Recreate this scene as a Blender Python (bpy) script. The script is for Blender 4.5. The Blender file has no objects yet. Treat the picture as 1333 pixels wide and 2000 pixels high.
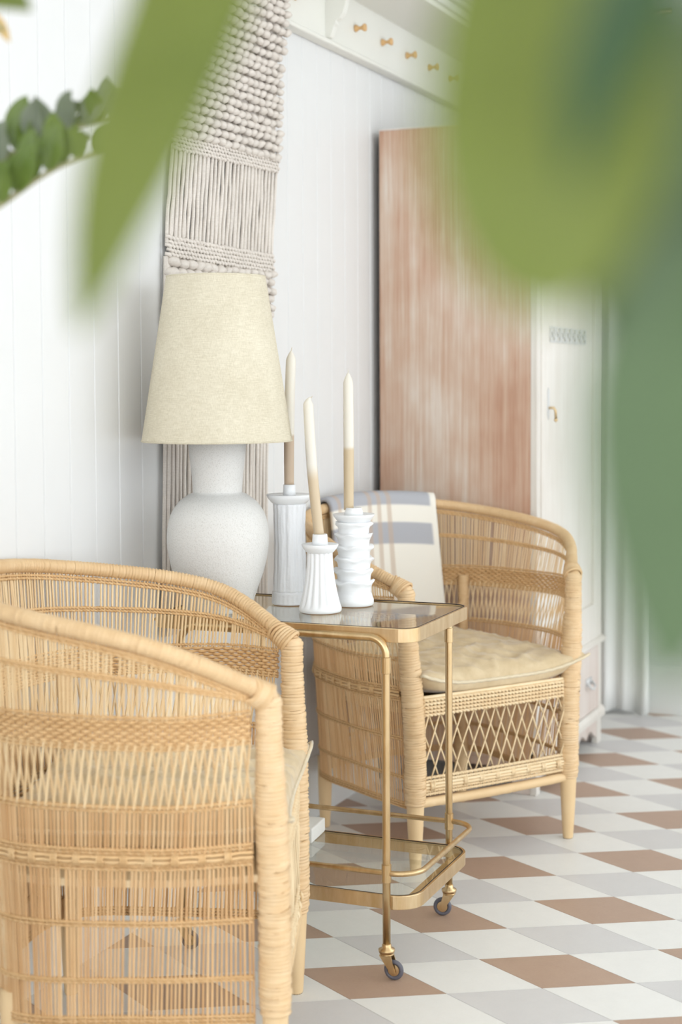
import bpy, bmesh, math, random
from math import sin, cos, pi, radians, sqrt, atan2
from mathutils import Vector, Matrix, noise
random.seed(7)
scene = bpy.context.scene
col = scene.collection

# ------------------------------------------------------------------ camera
cam_d = bpy.data.cameras.new('camera')
cam = bpy.data.objects.new('camera', cam_d)
col.objects.link(cam)
scene.camera = cam
rt = Vector((0.916973, 0.398925, -0.004436))
up = Vector((-0.0165, 0.049033, 0.998661))
fw = Vector((-0.398608, 0.915672, -0.051544))
rt.normalize(); fw.normalize(); up = rt.cross(fw).normalized()
M = Matrix((rt, up, -fw)).transposed().to_4x4()
M.translation = Vector((1.736774, 0.0, 1.185566))
cam.matrix_world = M
cam_d.sensor_fit = 'AUTO'
cam_d.sensor_width = 36.0
cam_d.lens = 3040.34 * 36.0 / 2000.0
cam_d.shift_y = -97.44 / 2000.0
cam_d.clip_start = 0.02
cam_d.dof.use_dof = True
cam_d.dof.focus_distance = 3.30
cam_d.dof.aperture_fstop = 2.8

# ------------------------------------------------------------------ world, lamps, exposure
w = bpy.data.worlds.new('daylight'); scene.world = w; w.use_nodes = True
bg = w.node_tree.nodes['Background']
bg.inputs[0].default_value = (0.90, 0.955, 1.0, 1)
bg.inputs[1].default_value = 2.02

def area(name, loc, target, sx, sy, power, color=(1, 1, 1)):
    d = bpy.data.lights.new(name, 'AREA'); d.shape = 'RECTANGLE'; d.size = sx; d.size_y = sy
    d.energy = power; d.color = color
    o = bpy.data.objects.new(name, d); col.objects.link(o)
    o.location = loc
    o.rotation_euler = (Vector(target) - Vector(loc)).to_track_quat('-Z', 'Y').to_euler()
    return o
area('window_daylight', (3.7, 4.3, 1.7), (0.2, 3.4, 0.6), 2.4, 2.2, 11, (0.97, 0.985, 1.0))
area('fill_behind_left', (0.9, -1.3, 1.6), (0.05, 2.9, 0.9), 1.8, 1.8, 14, (0.97, 0.985, 1.0))  # added fill with no known window; brightens the wall beside the table lamp
vs = scene.view_settings
vs.view_transform = 'Standard'; vs.look = 'None'; vs.gamma = 1.0; vs.use_curve_mapping = False
vs.exposure = 0.25

# ------------------------------------------------------------------ helpers
def lin(c):
    return tuple(((x/255)/12.92 if x/255 <= .04045 else ((x/255+.055)/1.055)**2.4) for x in c) + (1,)

class MB:
    """collects shapes and links them as ONE mesh object"""
    def __init__(s): s.v = []; s.f = []; s.uv = None
    def box(s, x0, x1, y0, y1, z0, z1):
        n = len(s.v)
        s.v += [(x0,y0,z0),(x1,y0,z0),(x1,y1,z0),(x0,y1,z0),(x0,y0,z1),(x1,y0,z1),(x1,y1,z1),(x0,y1,z1)]
        s.f += [tuple(n+i for i in q) for q in ((0,3,2,1),(4,5,6,7),(0,1,5,4),(1,2,6,5),(2,3,7,6),(3,0,4,7))]
    def tube(s, path, r, n=6, cap=True, flat=None, closed=False):
        path = [Vector(p) for p in path]; m = len(path)
        rr = r if isinstance(r, (list, tuple)) else [r]*m
        base = len(s.v); ref = None
        for i, p in enumerate(path):
            if closed: t = path[(i+1) % m]-path[i-1]
            else: t = path[min(i+1, m-1)]-path[max(i-1, 0)]
            if t.length < 1e-9: t = Vector((0,0,1))
            t.normalize()
            if ref is None:
                ref = Vector((0,0,1)) if abs(t.z) < .9 else Vector((1,0,0))
            a = ref - t*ref.dot(t)
            if a.length < 1e-6: a = t.orthogonal()
            a.normalize(); b = t.cross(a); ref = a
            ra = rr[i]; rb = ra if flat is None else ra*flat
            for k in range(n):
                th = 2*pi*k/n
                s.v.append(tuple(p + a*(ra*cos(th)) + b*(rb*sin(th))))
        for i in range(m if closed else m-1):
            i2 = (i+1) % m
            for k in range(n):
                k2 = (k+1) % n
                s.f.append((base+i*n+k, base+i*n+k2, base+i2*n+k2, base+i2*n+k))
        if cap and not closed:
            s.f.append(tuple(base+k for k in reversed(range(n))))
            s.f.append(tuple(base+(m-1)*n+k for k in range(n)))
    def lathe(s, prof, n=24, c=(0,0,0), mod=None, axis='z'):
        base = len(s.v); m = len(prof)
        for i, (r, z) in enumerate(prof):
            for k in range(n):
                th = 2*pi*k/n; rr_, zz = r, z
                if mod: rr_, zz = mod(r, z, th)
                x, y = rr_*cos(th), rr_*sin(th)
                if axis == 'z': s.v.append((c[0]+x, c[1]+y, c[2]+zz))
                elif axis == 'x': s.v.append((c[0]+zz, c[1]+x, c[2]+y))
                else: s.v.append((c[0]+y, c[1]+zz, c[2]+x))
        for i in range(m-1):
            for k in range(n):
                k2 = (k+1) % n
                s.f.append((base+i*n+k, base+i*n+k2, base+(i+1)*n+k2, base+(i+1)*n+k))
        if prof[0][0] > 1e-5: s.f.append(tuple(base+k for k in reversed(range(n))))
        if prof[-1][0] > 1e-5: s.f.append(tuple(base+(m-1)*n+k for k in range(n)))
    def grid(s, P, thick=0):
        """P[i][j] points: one sheet"""
        base = len(s.v); n = len(P[0])
        for row in P:
            for p in row: s.v.append(tuple(p))
        for i in range(len(P)-1):
            for j in range(n-1):
                s.f.append((base+i*n+j, base+i*n+j+1, base+(i+1)*n+j+1, base+(i+1)*n+j))
    def prism(s, poly, z0, z1):
        n = len(s.v); m = len(poly)
        s.v += [(x, y, z0) for x, y in poly] + [(x, y, z1) for x, y in poly]
        s.f.append(tuple(n+i for i in reversed(range(m)))); s.f.append(tuple(n+m+i for i in range(m)))
        for i in range(m):
            j = (i+1) % m
            s.f.append((n+i, n+j, n+m+j, n+m+i))
    def prism_x(s, poly, x0, x1):
        """poly in (y,z), extruded along x"""
        n = len(s.v); m = len(poly)
        s.v += [(x0, y, z) for y, z in poly] + [(x1, y, z) for y, z in poly]
        s.f.append(tuple(n+i for i in reversed(range(m)))); s.f.append(tuple(n+m+i for i in range(m)))
        for i in range(m):
            j = (i+1) % m
            s.f.append((n+i, n+j, n+m+j, n+m+i))
    def prism_y(s, poly, y0, y1):
        """poly in (x,z), extruded along y"""
        n = len(s.v); m = len(poly)
        s.v += [(x, y0, z) for x, z in poly] + [(x, y1, z) for x, z in poly]
        s.f.append(tuple(n+i for i in range(m))); s.f.append(tuple(n+m+i for i in reversed(range(m))))
        for i in range(m):
            j = (i+1) % m
            s.f.append((n+j, n+i, n+m+i, n+m+j))
    def build(s, name, mat, parent=None, smooth=False, bevel=0, solid=0, uvs=None):
        me = bpy.data.meshes.new(name); me.from_pydata(s.v, [], s.f); me.update()
        if uvs:
            l = me.uv_layers.new(name='UVMap')
            for lp in me.loops: l.data[lp.index].uv = uvs[lp.vertex_index]
        bm = bmesh.new(); bm.from_mesh(me); bmesh.ops.recalc_face_normals(bm, faces=bm.faces); bm.to_mesh(me); bm.free()
        if smooth: me.polygons.foreach_set('use_smooth', [True]*len(me.polygons))
        me.materials.append(mat)
        o = bpy.data.objects.new(name, me); col.objects.link(o)
        if parent: o.parent = parent
        if solid:
            m = o.modifiers.new('thickness', 'SOLIDIFY'); m.thickness = solid; m.offset = 0
        if bevel:
            m = o.modifiers.new('bevel', 'BEVEL'); m.width = bevel; m.segments = 2; m.limit_method = 'ANGLE'; m.angle_limit = radians(35)
        return o

def tag(o, label=None, cat=None, group=None, kind=None):
    if label: o['label'] = label
    if cat: o['category'] = cat
    if group: o['group'] = group
    if kind: o['kind'] = kind
    return o
def thing(name, label, cat, loc=(0,0,0), rz=0, group=None):
    o = bpy.data.objects.new(name, None); col.objects.link(o)
    o.empty_display_size = .05; o.location = loc; o.rotation_euler = (0, 0, rz)
    return tag(o, label, cat, group)
def copy_tree(o, parent=None):
    c = o.copy(); col.objects.link(c)
    if parent: c.parent = parent
    for ch in list(o.children): copy_tree(ch, c)
    return c
def smoothstep(a, b, x):
    t = min(1, max(0, (x-a)/(b-a))); return t*t*(3-2*t)
def crom(pts, n):
    pts = [Vector(p) for p in pts]
    P = [2*pts[0]-pts[1]] + pts + [2*pts[-1]-pts[-2]]; out = []
    for i in range(len(pts)-1):
        p0, p1, p2, p3 = P[i:i+4]
        for k in range(n):
            t = k/n
            out.append(.5*((2*p1)+(p2-p0)*t+(2*p0-5*p1+4*p2-p3)*t*t+(3*p1-p0-3*p2+p3)*t**3))
    out.append(pts[-1]); return out
def resample(path, step):
    L = [0]
    for a, b in zip(path[:-1], path[1:]): L.append(L[-1]+(b-a).length)
    n = max(2, int(L[-1]/step)); out = []; j = 0
    for i in range(n+1):
        d = L[-1]*i/n
        while j < len(L)-2 and L[j+1] < d: j += 1
        k = (d-L[j])/max(1e-9, L[j+1]-L[j]); out.append(path[j].lerp(path[j+1], min(1, k)))
    return out, L[-1]

# ------------------------------------------------------------------ materials
def nm(name):
    m = bpy.data.materials.new(name); m.use_nodes = True
    nt = m.node_tree; b = nt.nodes['Principled BSDF']
    return m, nt, b
def plain(name, c, rough=.6, metal=0, spec=.4):
    m, nt, b = nm(name)
    b.inputs['Base Color'].default_value = lin(c); b.inputs['Roughness'].default_value = rough
    b.inputs['Metallic'].default_value = metal; b.inputs['Specular IOR Level'].default_value = spec
    return m
def N(nt, t, **k):
    n = nt.nodes.new(t)
    for a, v in k.items(): setattr(n, a, v)
    return n
def ramp(nt, fac, stops):
    r = N(nt, 'ShaderNodeValToRGB'); nt.links.new(fac, r.inputs[0])
    while len(r.color_ramp.elements) < len(stops): r.color_ramp.elements.new(.5)
    for e, (p, c) in zip(r.color_ramp.elements, stops): e.position = p; e.color = lin(c)
    return r.outputs[0]
def noise_tex(nt, scale, detail=3, rough=.55, vscale=(1,1,1), coord='Object'):
    tc = N(nt, 'ShaderNodeTexCoord'); mp = N(nt, 'ShaderNodeMapping'); mp.inputs['Scale'].default_value = vscale
    nt.links.new(tc.outputs[coord], mp.inputs[0])
    t = N(nt, 'ShaderNodeTexNoise'); t.inputs['Scale'].default_value = scale; t.inputs['Detail'].default_value = detail
    t.inputs['Roughness'].default_value = rough
    nt.links.new(mp.outputs[0], t.inputs['Vector']); return t.outputs['Fac']
def mixc(nt, fac, a, b, mode='MIX'):
    m = N(nt, 'ShaderNodeMix', data_type='RGBA', blend_type=mode)
    if isinstance(fac, float): m.inputs[0].default_value = fac
    else: nt.links.new(fac, m.inputs[0])
    for sock, x in ((m.inputs[6], a), (m.inputs[7], b)):
        if isinstance(x, tuple): sock.default_value = x
        else: nt.links.new(x, sock)
    return m.outputs[2]
def bump(nt, b, h, strength=.3, dist=.001):
    n = N(nt, 'ShaderNodeBump'); n.inputs['Strength'].default_value = strength; n.inputs['Distance'].default_value = dist
    nt.links.new(h, n.inputs['Height']); nt.links.new(n.outputs[0], b.inputs['Normal'])

def rattan(name, c0, c1, c2, rough=.5, sc=14):
    m, nt, b = nm(name)
    g = N(nt, 'ShaderNodeNewGeometry')
    f = noise_tex(nt, sc, 4, .6)
    add = N(nt, 'ShaderNodeMath', operation='MULTIPLY_ADD'); add.inputs[1].default_value = .34
    nt.links.new(g.outputs['Random Per Island'], add.inputs[0])
    hf = N(nt, 'ShaderNodeMath', operation='MULTIPLY'); hf.inputs[1].default_value = .55
    nt.links.new(f, hf.inputs[0]); nt.links.new(hf.outputs[0], add.inputs[2])
    c = ramp(nt, add.outputs[0], [(.12, c0), (.5, c1), (.85, c2)])
    nt.links.new(c, b.inputs['Base Color']); b.inputs['Roughness'].default_value = rough
    b.inputs['Specular IOR Level'].default_value = .35
    return m
M_reed = rattan('rattan_reed', (203,157,108), (226,187,139), (239,210,168), .5, 9)
M_reed_lit = rattan('lit_rattan_reed', (220,184,136), (236,208,164), (244,226,190), .5, 9)  # paler reed copy: light from the wall behind put into the upper reeds' colour
M_wrap = rattan('rattan_wrap', (204,164,116), (224,191,147), (236,212,176), .42, 26)
M_weave = rattan('rattan_weave', (204,162,110), (224,186,136), (236,206,160), .5, 20)
M_cane = rattan('pale_cane', (222,190,146), (236,212,172), (244,226,194), .5, 20)
M_legwood = rattan('pale_leg_wood', (216,180,132), (228,198,154), (237,214,178), .45, 8)
M_cap = plain('dark_foot_cap', (72,62,56), .5)

def paint(name, c, rough=.45, var=3):
    m, nt, b = nm(name)
    f = noise_tex(nt, 3, 3)
    c2 = tuple(max(0, x-var) for x in c)
    nt.links.new(ramp(nt, f, [(.3, c2), (.7, c)]), b.inputs['Base Color']); b.inputs['Roughness'].default_value = rough
    return m
M_wall = paint('white_wall_paint', (228,228,227), .5)
M_trim = paint('white_trim_paint', (232,232,229), .4)
M_ceil = paint('ceiling_paint', (244,244,240), .8)
M_shelf = paint('cream_shelf_paint', (231,230,222), .45)

def tile_mat(name, c, var, rough=.42):
    m, nt, b = nm(name)
    oi = N(nt, 'ShaderNodeObjectInfo'); f = noise_tex(nt, 9, 5, .65); f2 = noise_tex(nt, 160, 2, .7)
    a = N(nt, 'ShaderNodeMath', operation='MULTIPLY_ADD'); a.inputs[1].default_value = .35
    nt.links.new(f2, a.inputs[0]); nt.links.new(f, a.inputs[2])
    lo = tuple(max(0, x-var) for x in c); hi = tuple(min(255, x+var) for x in c)
    nt.links.new(ramp(nt, a.outputs[0], [(.4, lo), (.9, hi)]), b.inputs['Base Color'])
    b.inputs['Roughness'].default_value = rough; b.inputs['Specular IOR Level'].default_value = .35
    return m
M_tw = tile_mat('white_tile', (232,231,227), 4)
M_tg = tile_mat('grey_tile', (211,209,208), 4)
M_tb = tile_mat('brown_tile', (180,153,134), 6)
M_grout = plain('pale_grout', (214,210,202), .8)

def brass_mat(name, c0, c1, rough):
    m, nt, b = nm(name)
    f = noise_tex(nt, 35, 4, .6, (1, 1, .25))
    nt.links.new(ramp(nt, f, [(.3, c0), (.7, c1)]), b.inputs['Base Color'])
    b.inputs['Metallic'].default_value = 1; b.inputs['Roughness'].default_value = rough
    return m
M_brass = brass_mat('aged_brass', (192,161,116), (217,191,150), .3)
M_brassband = brass_mat('brushed_brass_band', (204,172,126), (226,202,164), .36)
M_tyre = plain('blue_grey_caster_tyre', (98,97,106), .35)
M_black = plain('black_gasket', (40,34,32), .5)

def glass_mat(name, tint):
    m = bpy.data.materials.new(name); m.use_nodes = True; nt = m.node_tree; nt.nodes.clear()
    out = N(nt, 'ShaderNodeOutputMaterial'); tr = N(nt, 'ShaderNodeBsdfTransparent'); tr.inputs[0].default_value = tint
    gl = N(nt, 'ShaderNodeBsdfGlossy'); gl.inputs['Roughness'].default_value = .015; gl.inputs[0].default_value = (.96, .98, .97, 1)
    fr = N(nt, 'ShaderNodeFresnel'); fr.inputs[0].default_value = 1.52
    mx = N(nt, 'ShaderNodeMixShader')
    ge = N(nt, 'ShaderNodeNewGeometry'); iv = N(nt, 'ShaderNodeMath', operation='SUBTRACT'); iv.inputs[0].default_value = 1; nt.links.new(ge.outputs['Backfacing'], iv.inputs[1])
    mu = N(nt, 'ShaderNodeMath', operation='MULTIPLY'); nt.links.new(fr.outputs[0], mu.inputs[0]); nt.links.new(iv.outputs[0], mu.inputs[1])
    nt.links.new(mu.outputs[0], mx.inputs[0]); nt.links.new(tr.outputs[0], mx.inputs[1]); nt.links.new(gl.outputs[0], mx.inputs[2])
    nt.links.new(mx.outputs[0], out.inputs[0]); return m
M_glass = glass_mat('clear_glass', (.965, .985, .975, 1))

def ceramic(name, c, rough, bscale, bst, speck=None):
    m, nt, b = nm(name)
    f = noise_tex(nt, bscale, 4, .6)
    bump(nt, b, f, bst, .002)
    if speck:
        g = noise_tex(nt, 420, 2, .7)
        nt.links.new(ramp(nt, g, [(.36, speck), (.47, c)]), b.inputs['Base Color'])
    else: b.inputs['Base Color'].default_value = lin(c)
    b.inputs['Roughness'].default_value = rough
    return m
M_ceramic = ceramic('white_glazed_ceramic', (240,241,242), .3, 60, .25)
M_ceramic_raw = ceramic('white_brushed_ceramic', (236,237,239), .42, 130, .55)
M_clay = plain('raw_clay_foot', (150,112,86), .8)
M_lampstone = ceramic('speckled_stone_glaze', (223,221,217), .75, 240, .6, (208,205,200))

def linen(name, ca, cb, sc=420):
    m, nt, b = nm(name)
    f1 = noise_tex(nt, 1, 3, .6, (60, 60, 900)); f2 = noise_tex(nt, 1, 3, .6, (900, 900, 45)); f3 = noise_tex(nt, 10, 3)
    a = N(nt, 'ShaderNodeMath', operation='ADD'); nt.links.new(f1, a.inputs[0]); nt.links.new(f2, a.inputs[1])
    a2 = N(nt, 'ShaderNodeMath', operation='MULTIPLY_ADD'); a2.inputs[1].default_value = .4
    nt.links.new(a.outputs[0], a2.inputs[0]); h = N(nt, 'ShaderNodeMath', operation='MULTIPLY'); h.inputs[1].default_value = .2
    nt.links.new(f3, h.inputs[0]); nt.links.new(h.outputs[0], a2.inputs[2])
    nt.links.new(ramp(nt, a2.outputs[0], [(.38, ca), (.62, cb)]), b.inputs['Base Color'])
    b.inputs['Roughness'].default_value = .9; b.inputs['Specular IOR Level'].default_value = .1
    bump(nt, b, a.outputs[0], .3, .0006)
    return m
M_shade = linen('cream_linen_shade', (200,190,167), (226,218,198))
M_macrame = linen('grey_cotton_rope', (208,200,191), (233,225,216))
def velvet(name, c0, c1):
    m, nt, b = nm(name)
    f = noise_tex(nt, 22, 4, .6)
    nt.links.new(ramp(nt, f, [(.3, c0), (.7, c1)]), b.inputs['Base Color'])
    b.inputs['Roughness'].default_value = .85; b.inputs['Sheen Weight'].default_value = .5; b.inputs['Sheen Roughness'].default_value = .35
    b.inputs['Specular IOR Level'].default_value = .1
    return m
M_cushion = velvet('beige_velvet', (198,176,140), (219,199,165))
M_piping = velvet('pale_beige_piping', (214,198,168), (226,212,184))

def wood_wash(name, cols, bands, scz):
    m, nt, b = nm(name)
    f = noise_tex(nt, 1, 6, .62, (38, 38, scz)); g = noise_tex(nt, 1, 5, .7, (190, 190, 3.0)); h = noise_tex(nt, 3.2, 4, .6, (1, 1, .6))
    a = N(nt, 'ShaderNodeMath', operation='MULTIPLY_ADD'); a.inputs[1].default_value = .45; nt.links.new(g, a.inputs[0])
    k = N(nt, 'ShaderNodeMath', operation='MULTIPLY_ADD'); k.inputs[1].default_value = .75; nt.links.new(h, k.inputs[0])
    hf = N(nt, 'ShaderNodeMath', operation='MULTIPLY'); hf.inputs[1].default_value = .38; nt.links.new(f, hf.inputs[0])
    nt.links.new(hf.outputs[0], k.inputs[2]); nt.links.new(k.outputs[0], a.inputs[2])
    nt.links.new(ramp(nt, a.outputs[0], list(zip(bands, cols))), b.inputs['Base Color'])
    b.inputs['Roughness'].default_value = .55; bump(nt, b, g, .12, .001)
    return m
M_redwood = wood_wash('whitewashed_red_wood', [(184,142,117), (197,162,139), (208,183,163), (220,206,193)], (.63, .74, .84, .94), 1.4)
M_creamwood = wood_wash('limed_cream_wood', [(208,200,190), (220,214,205), (230,226,219)], (.5, .68, .9), 1.6)
M_pinkwood = wood_wash('limed_pinkish_wood', [(198,176,164), (214,200,191), (226,219,212)], (.5, .68, .9), 1.6)
M_darkwood = plain('dark_wardrobe_inside', (70,54,46), .8)
M_knobwood = rattan('turned_knob_wood', (196,150,96), (216,174,120), (228,192,142), .4, 40)
M_silver = plain('aged_metal_fretwork', (214,214,213), .5, .1)

# ------------------------------------------------------------------ the room
tag(bpy.data.objects.new('wall_left', bpy.data.meshes.new('wall_left')), kind='structure')
bpy.data.objects.remove(bpy.data.objects['wall_left'])
b = MB(); b.box(-.13, -.0295, -1.5, 5.62, 0, 2.62)
wall = tag(b.build('wall_left', M_wall), kind='structure')
pitch = .0933
plank_src = None
for k in range(-42, 34):
    y0 = 2.465 + k*pitch
    if y0 + pitch > 5.52: continue
    if plank_src is None:
        b = MB(); c = .0022; e = .0006
        b.prism([(-.0170, e), (-.0025, e), (-.0, e+c), (-.0, pitch-e-c), (-.0025, pitch-e), (-.0170, pitch-e)], .15, 2.615)
        plank_src = b.build('plank', M_wall, wall); o = plank_src
    else:
        o = plank_src.copy(); col.objects.link(o)
    o.location = (-.012, y0, 0)
b = MB(); b.box(-.029, .0, -1.5, 5.5, 0, .155); b.prism_y([(-.029, .155), (0, .155), (-.006, .166), (-.029, .168)], -1.5, 5.5)
tag(b.build('baseboard_left', M_trim), kind='structure')
b = MB(); b.box(-.12, 4.4, 5.5, 5.62, 0, 2.62)
tag(b.build('wall_back', M_wall), kind='structure')
b = MB(); b.box(0.0, 4.4, 5.484, 5.4995, 0, .16); b.prism_x([(5.4995, .16), (5.484, .16), (5.49, .172), (5.4995, .174)], 0, 4.4)
tag(b.build('baseboard_back', M_trim), kind='structure')
b = MB(); b.box(-.12, 4.4, -1.5, 5.62, 2.62, 2.72)
tag(b.build('ceiling', M_ceil), kind='structure')

# floor: harlequin tiles
b = MB(); b.box(-.12, 4.4, -1.5, 5.62, -.12, -.0035)
floor = tag(b.build('floor', M_grout), kind='structure')
O = Vector((.575925, 2.696655)); E1 = Vector((.1628186, .0979292)); E2 = Vector((-.1628186, .0979292))
X0, X1, Y0, Y1 = 0.0005, 4.39, -1.49, 5.483
def clip(poly, ax, val, keep_greater):
    out = []
    for i in range(len(poly)):
        a, c = poly[i-1], poly[i]
        ia = (a[ax] >= val) == keep_greater; ic = (c[ax] >= val) == keep_greater
        if ia != ic:
            t = (val-a[ax])/(c[ax]-a[ax]); out.append(a.lerp(c, t))
        if ic: out.append(c)
    return out
gap = .0007
g1 = gap/ (sin(2*atan2(E1.y, E1.x))*E1.length)
def tile_poly(i, j):
    a, c = g1, 1-g1
    return [O+E1*(i+p)+E2*(j+q) for p, q in ((a, a), (c, a), (c, c), (a, c))]
def kind_of(i, j):
    if i % 2 == 0 and j % 2 == 0: return 'b'
    if i % 2 == 1 and j % 2 == 1: return 'g'
    return 'w'
TM = {'b': M_tb, 'g': M_tg, 'w': M_tw}
cells = []
for i in range(-45, 46):
    for j in range(-45, 46):
        P = tile_poly(i, j); full = all(X0 < p.x < X1 and Y0 < p.y < Y1 for p in P)
        if not full:
            for ax, v_, gt in ((0, X0, True), (0, X1, False), (1, Y0, True), (1, Y1, False)):
                if P: P = clip(P, ax, v_, gt)
            if len(P) < 3: continue
        c = O+E1*(i+.5)+E2*(j+.5)
        # visible floor: right of the near chair, in front of the far wall
        d = (Vector((c.x, c.y, 0))-cam.matrix_world.translation)
        zf = d.dot(fw); u_ = d.dot(rt)/zf if zf > .1 else 9; v_ = d.dot(up)/zf if zf > .1 else 9
        vis = abs(u_) < .235 and v_ > -.40
        cells.append((0 if (vis and u_ > -.10) else 1 if vis else 2, zf, i, j, P, full))
cells.sort(key=lambda c: (c[0], c[1]))
src = {}; rest = {k: MB() for k in 'bgw'}; cnt = 0
for pr, zf, i, j, P, full in cells:
    k = kind_of(i, j)
    if pr < 2 and cnt < 296:
        cnt += 1
        if full and k in src:
            o = src[k].copy(); col.objects.link(o)
        else:
            b = MB(); base = O+E1*i+E2*j if full else Vector((0, 0))
            b.prism([(p.x-base.x, p.y-base.y) for p in P], -.0034, 0)
            o = b.build('tile', TM[k], floor)
            if full: src[k] = o
        if full: o.location = (*(O+E1*i+E2*j), 0)
    else:
        rest[k].prism([(p.x, p.y) for p in P], -.0034, 0)
for k in 'bgw':
    if rest[k].v: tag(rest[k].build('tile_field', TM[k], floor), kind='stuff')

# ------------------------------------------------------------------ wall shelf with pegs
sh = thing('peg_shelf', 'white wall shelf with turned wooden pegs and scalloped bracket, high on the plank wall', 'shelf', (0, 3.9, 2.1))
def S_(o): # world-coordinates mesh under the shelf empty
    o.matrix_parent_inverse = Matrix.Translation((0, -3.9, -2.1)); return o
b = MB(); b.box(-.0115, .016, .2, 5.38, 2.105, 2.26)
S_(b.build('back_board', M_shelf, sh, bevel=.002))
b = MB(); b.box(-.0115, .026, .2, 5.38, 2.092, 2.106)
S_(b.build('bottom_bead', M_shelf, sh, bevel=.005))
b = MB(); b.box(-.0115, .20, .2, 5.38, 2.2485, 2.272)
S_(b.build('shelf_plank', M_shelf, sh, bevel=.002))
b = MB(); b.box(.19, .212, .2, 5.38, 2.262, 2.285); b.box(.19, .228, .2, 5.38, 2.285, 2.30); b.box(.19, .24, .2, 5.38, 2.30, 2.325)
S_(b.build('front_moulding', M_trim, sh, bevel=.004))
prof = [(.014, 2.106), (.030, 2.108), (.036, 2.122), (.040, 2.136), (.046, 2.142), (.046, 2.150), (.058, 2.156), (.068, 2.170), (.074, 2.19), (.080, 2.215), (.10, 2.2485), (.014, 2.2485)]
for yc in (1.6, 3.873, 5.3):
    b = MB(); b.prism_y(prof, yc-.011, yc+.011)
    S_(b.build('bracket', M_shelf, sh, bevel=.0015))
pegprof = [(.014, 0), (.017, .004), (.015, .010), (.0085, .019), (.007, .026), (.009, .033), (.0155, .043), (.018, .048), (.016, .053), (.006, .0555), (0.0, .056)]
src_peg = None
for i in range(-9, 8):
    y = 4.065+.2*i
    if abs(y-3.873) < .03 or 2.95 < y < 3.66: continue
    if src_peg is None:
        b = MB(); b.lathe([(r*.62, z_*.62) for r, z_ in pegprof], 16, axis='x'); src_peg = b.build('peg', M_knobwood, sh, smooth=True); o = src_peg
    else:
        o = src_peg.copy(); col.objects.link(o)
    o.matrix_parent_inverse = Matrix.Translation((0, -3.9, -2.1)); o.location = (.0155, y, 2.173)
b = MB(); b.lathe([(.003, 0), (.006, .002), (.004, .005), (0, .006)], 10, axis='x')
o = S_(b.build('bracket_knob', M_knobwood, sh, smooth=True)); o.location = (.085, 3.873, 2.228); o.scale = (3, 3, 3)

# ------------------------------------------------------------------ macrame hanging
hg = thing('macrame_hanging', 'greige cotton macrame wall hanging with knotted rows and long cords behind the lamp', 'wall hanging', (-.013, 3.319, 1.0))
HP = Matrix.Translation((0, -3.3, -1.0))
def HB(b, name, mat=M_macrame, smooth=True):
    o = b.build(name, mat, hg, smooth=smooth); o.matrix_parent_inverse = HP; return o
def hx(z): return .026*smoothstep(2.0, 2.085, z)
def edges(z):
    pts = [(.6, 2.972, 3.485), (1.0, 2.985, 3.497), (1.48, 3.0, 3.53), (1.76, 3.038, 3.568), (2.03, 3.045, 3.588), (2.1, 3.03, 3.562), (2.4, 3.03, 3.562)]
    for (z0, l0, r0), (z1, l1, r1) in zip(pts[:-1], pts[1:]):
        if z <= z1:
            t = (z-z0)/(z1-z0); return l0+(l1-l0)*t, r0+(r1-r0)*t
    return pts[-1][1:]
b = MB(); b.tube([(.050, 2.99, 2.222), (.050, 3.60, 2.222)], .010, 12); HB(b, 'hanging_rod', M_knobwood)
for pp in ([(.050, 3.02, 2.232), (.040, 3.05, 2.238), (.0295, 3.06, 2.24)], [(.050, 3.60, 2.232), (.040, 3.58, 2.238), (.0295, 3.57, 2.24)]):
    b = MB(); b.tube(pp, .004, 6); HB(b, 'hanging_loop')
def knot_mesh(seed):
    rnd = random.Random(seed); b = MB(); prof = [(0, -.5)]
    for i in range(1, 7): a = -pi/2+pi*i/7; prof.append((.5*cos(a), .5*sin(a)))
    prof.append((0, .5))
    b.lathe(prof, 10, mod=lambda r, z, th: (r*(1+.10*sin(2*th+seed+z*9)), z+.05*sin(th*1+seed)))
    return b
knot_src = []
for s_ in range(4):
    o = HB(knot_mesh(s_*2.1), 'knot'); knot_src.append(o)
first = [True]*4; nk = 0; stuffk = MB()
rows = []
z = 1.752
while z < 2.215: rows.append(z); z += .0207
rows2 = [1.452, 1.433, 1.412, 1.391, 1.370, 1.350]
allk = []
for ri, z in enumerate(rows+rows2):
    nn = 16 if z > 1.6 else 15
    for j in range(nn):
        yl, yr = edges(z)
        f = (j+.5+(.22 if ri % 2 else -.08))/nn
        y = yl+(yr-yl)*f + random.uniform(-.002, .002)
        zz = z+random.uniform(-.0018, .0018)+ (-.008*(1-f) if z > 1.6 else .004*(f-.5)) + .0015*sin(ri*1.7+f*6)
        allk.append((z > 1.6 and f < (z-1.80)*2.2, z < 1.42 and f < .75, z, zz, y, f))
for hid1, hid2, z, zz, y, f in allk:
    big = 1.25 if (z < 1.6 and f < .45 and z > 1.4) else 1.0
    sx, sy, sz = .027*big, .0335*big*random.uniform(.94, 1.04), .0195*big*random.uniform(.95, 1.05)
    x = .022+random.uniform(-.002, .003)+hx(zz)
    if hid1 or hid2 or nk >= 298:
        t = knot_mesh(random.choice((0, 2.1, 4.2))); n = len(stuffk.v)
        stuffk.v += [(x+p[0]*sx, y+p[1]*sy, zz+p[2]*sz) for p in t.v]; stuffk.f += [tuple(n+i for i in q) for q in t.f]
    else:
        k = nk % 4; nk += 1
        if first[k]: o = knot_src[k]; first[k] = False
        else: o = knot_src[k].copy(); col.objects.link(o)
        o.location = (x, y, zz); o.scale = (sx, sy, sz); o.rotation_euler = (random.uniform(-.2, .2), random.uniform(-.2, .2), random.uniform(-.3, .3))
tag(HB(stuffk, 'knot_field'), kind='stuff')
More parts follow.
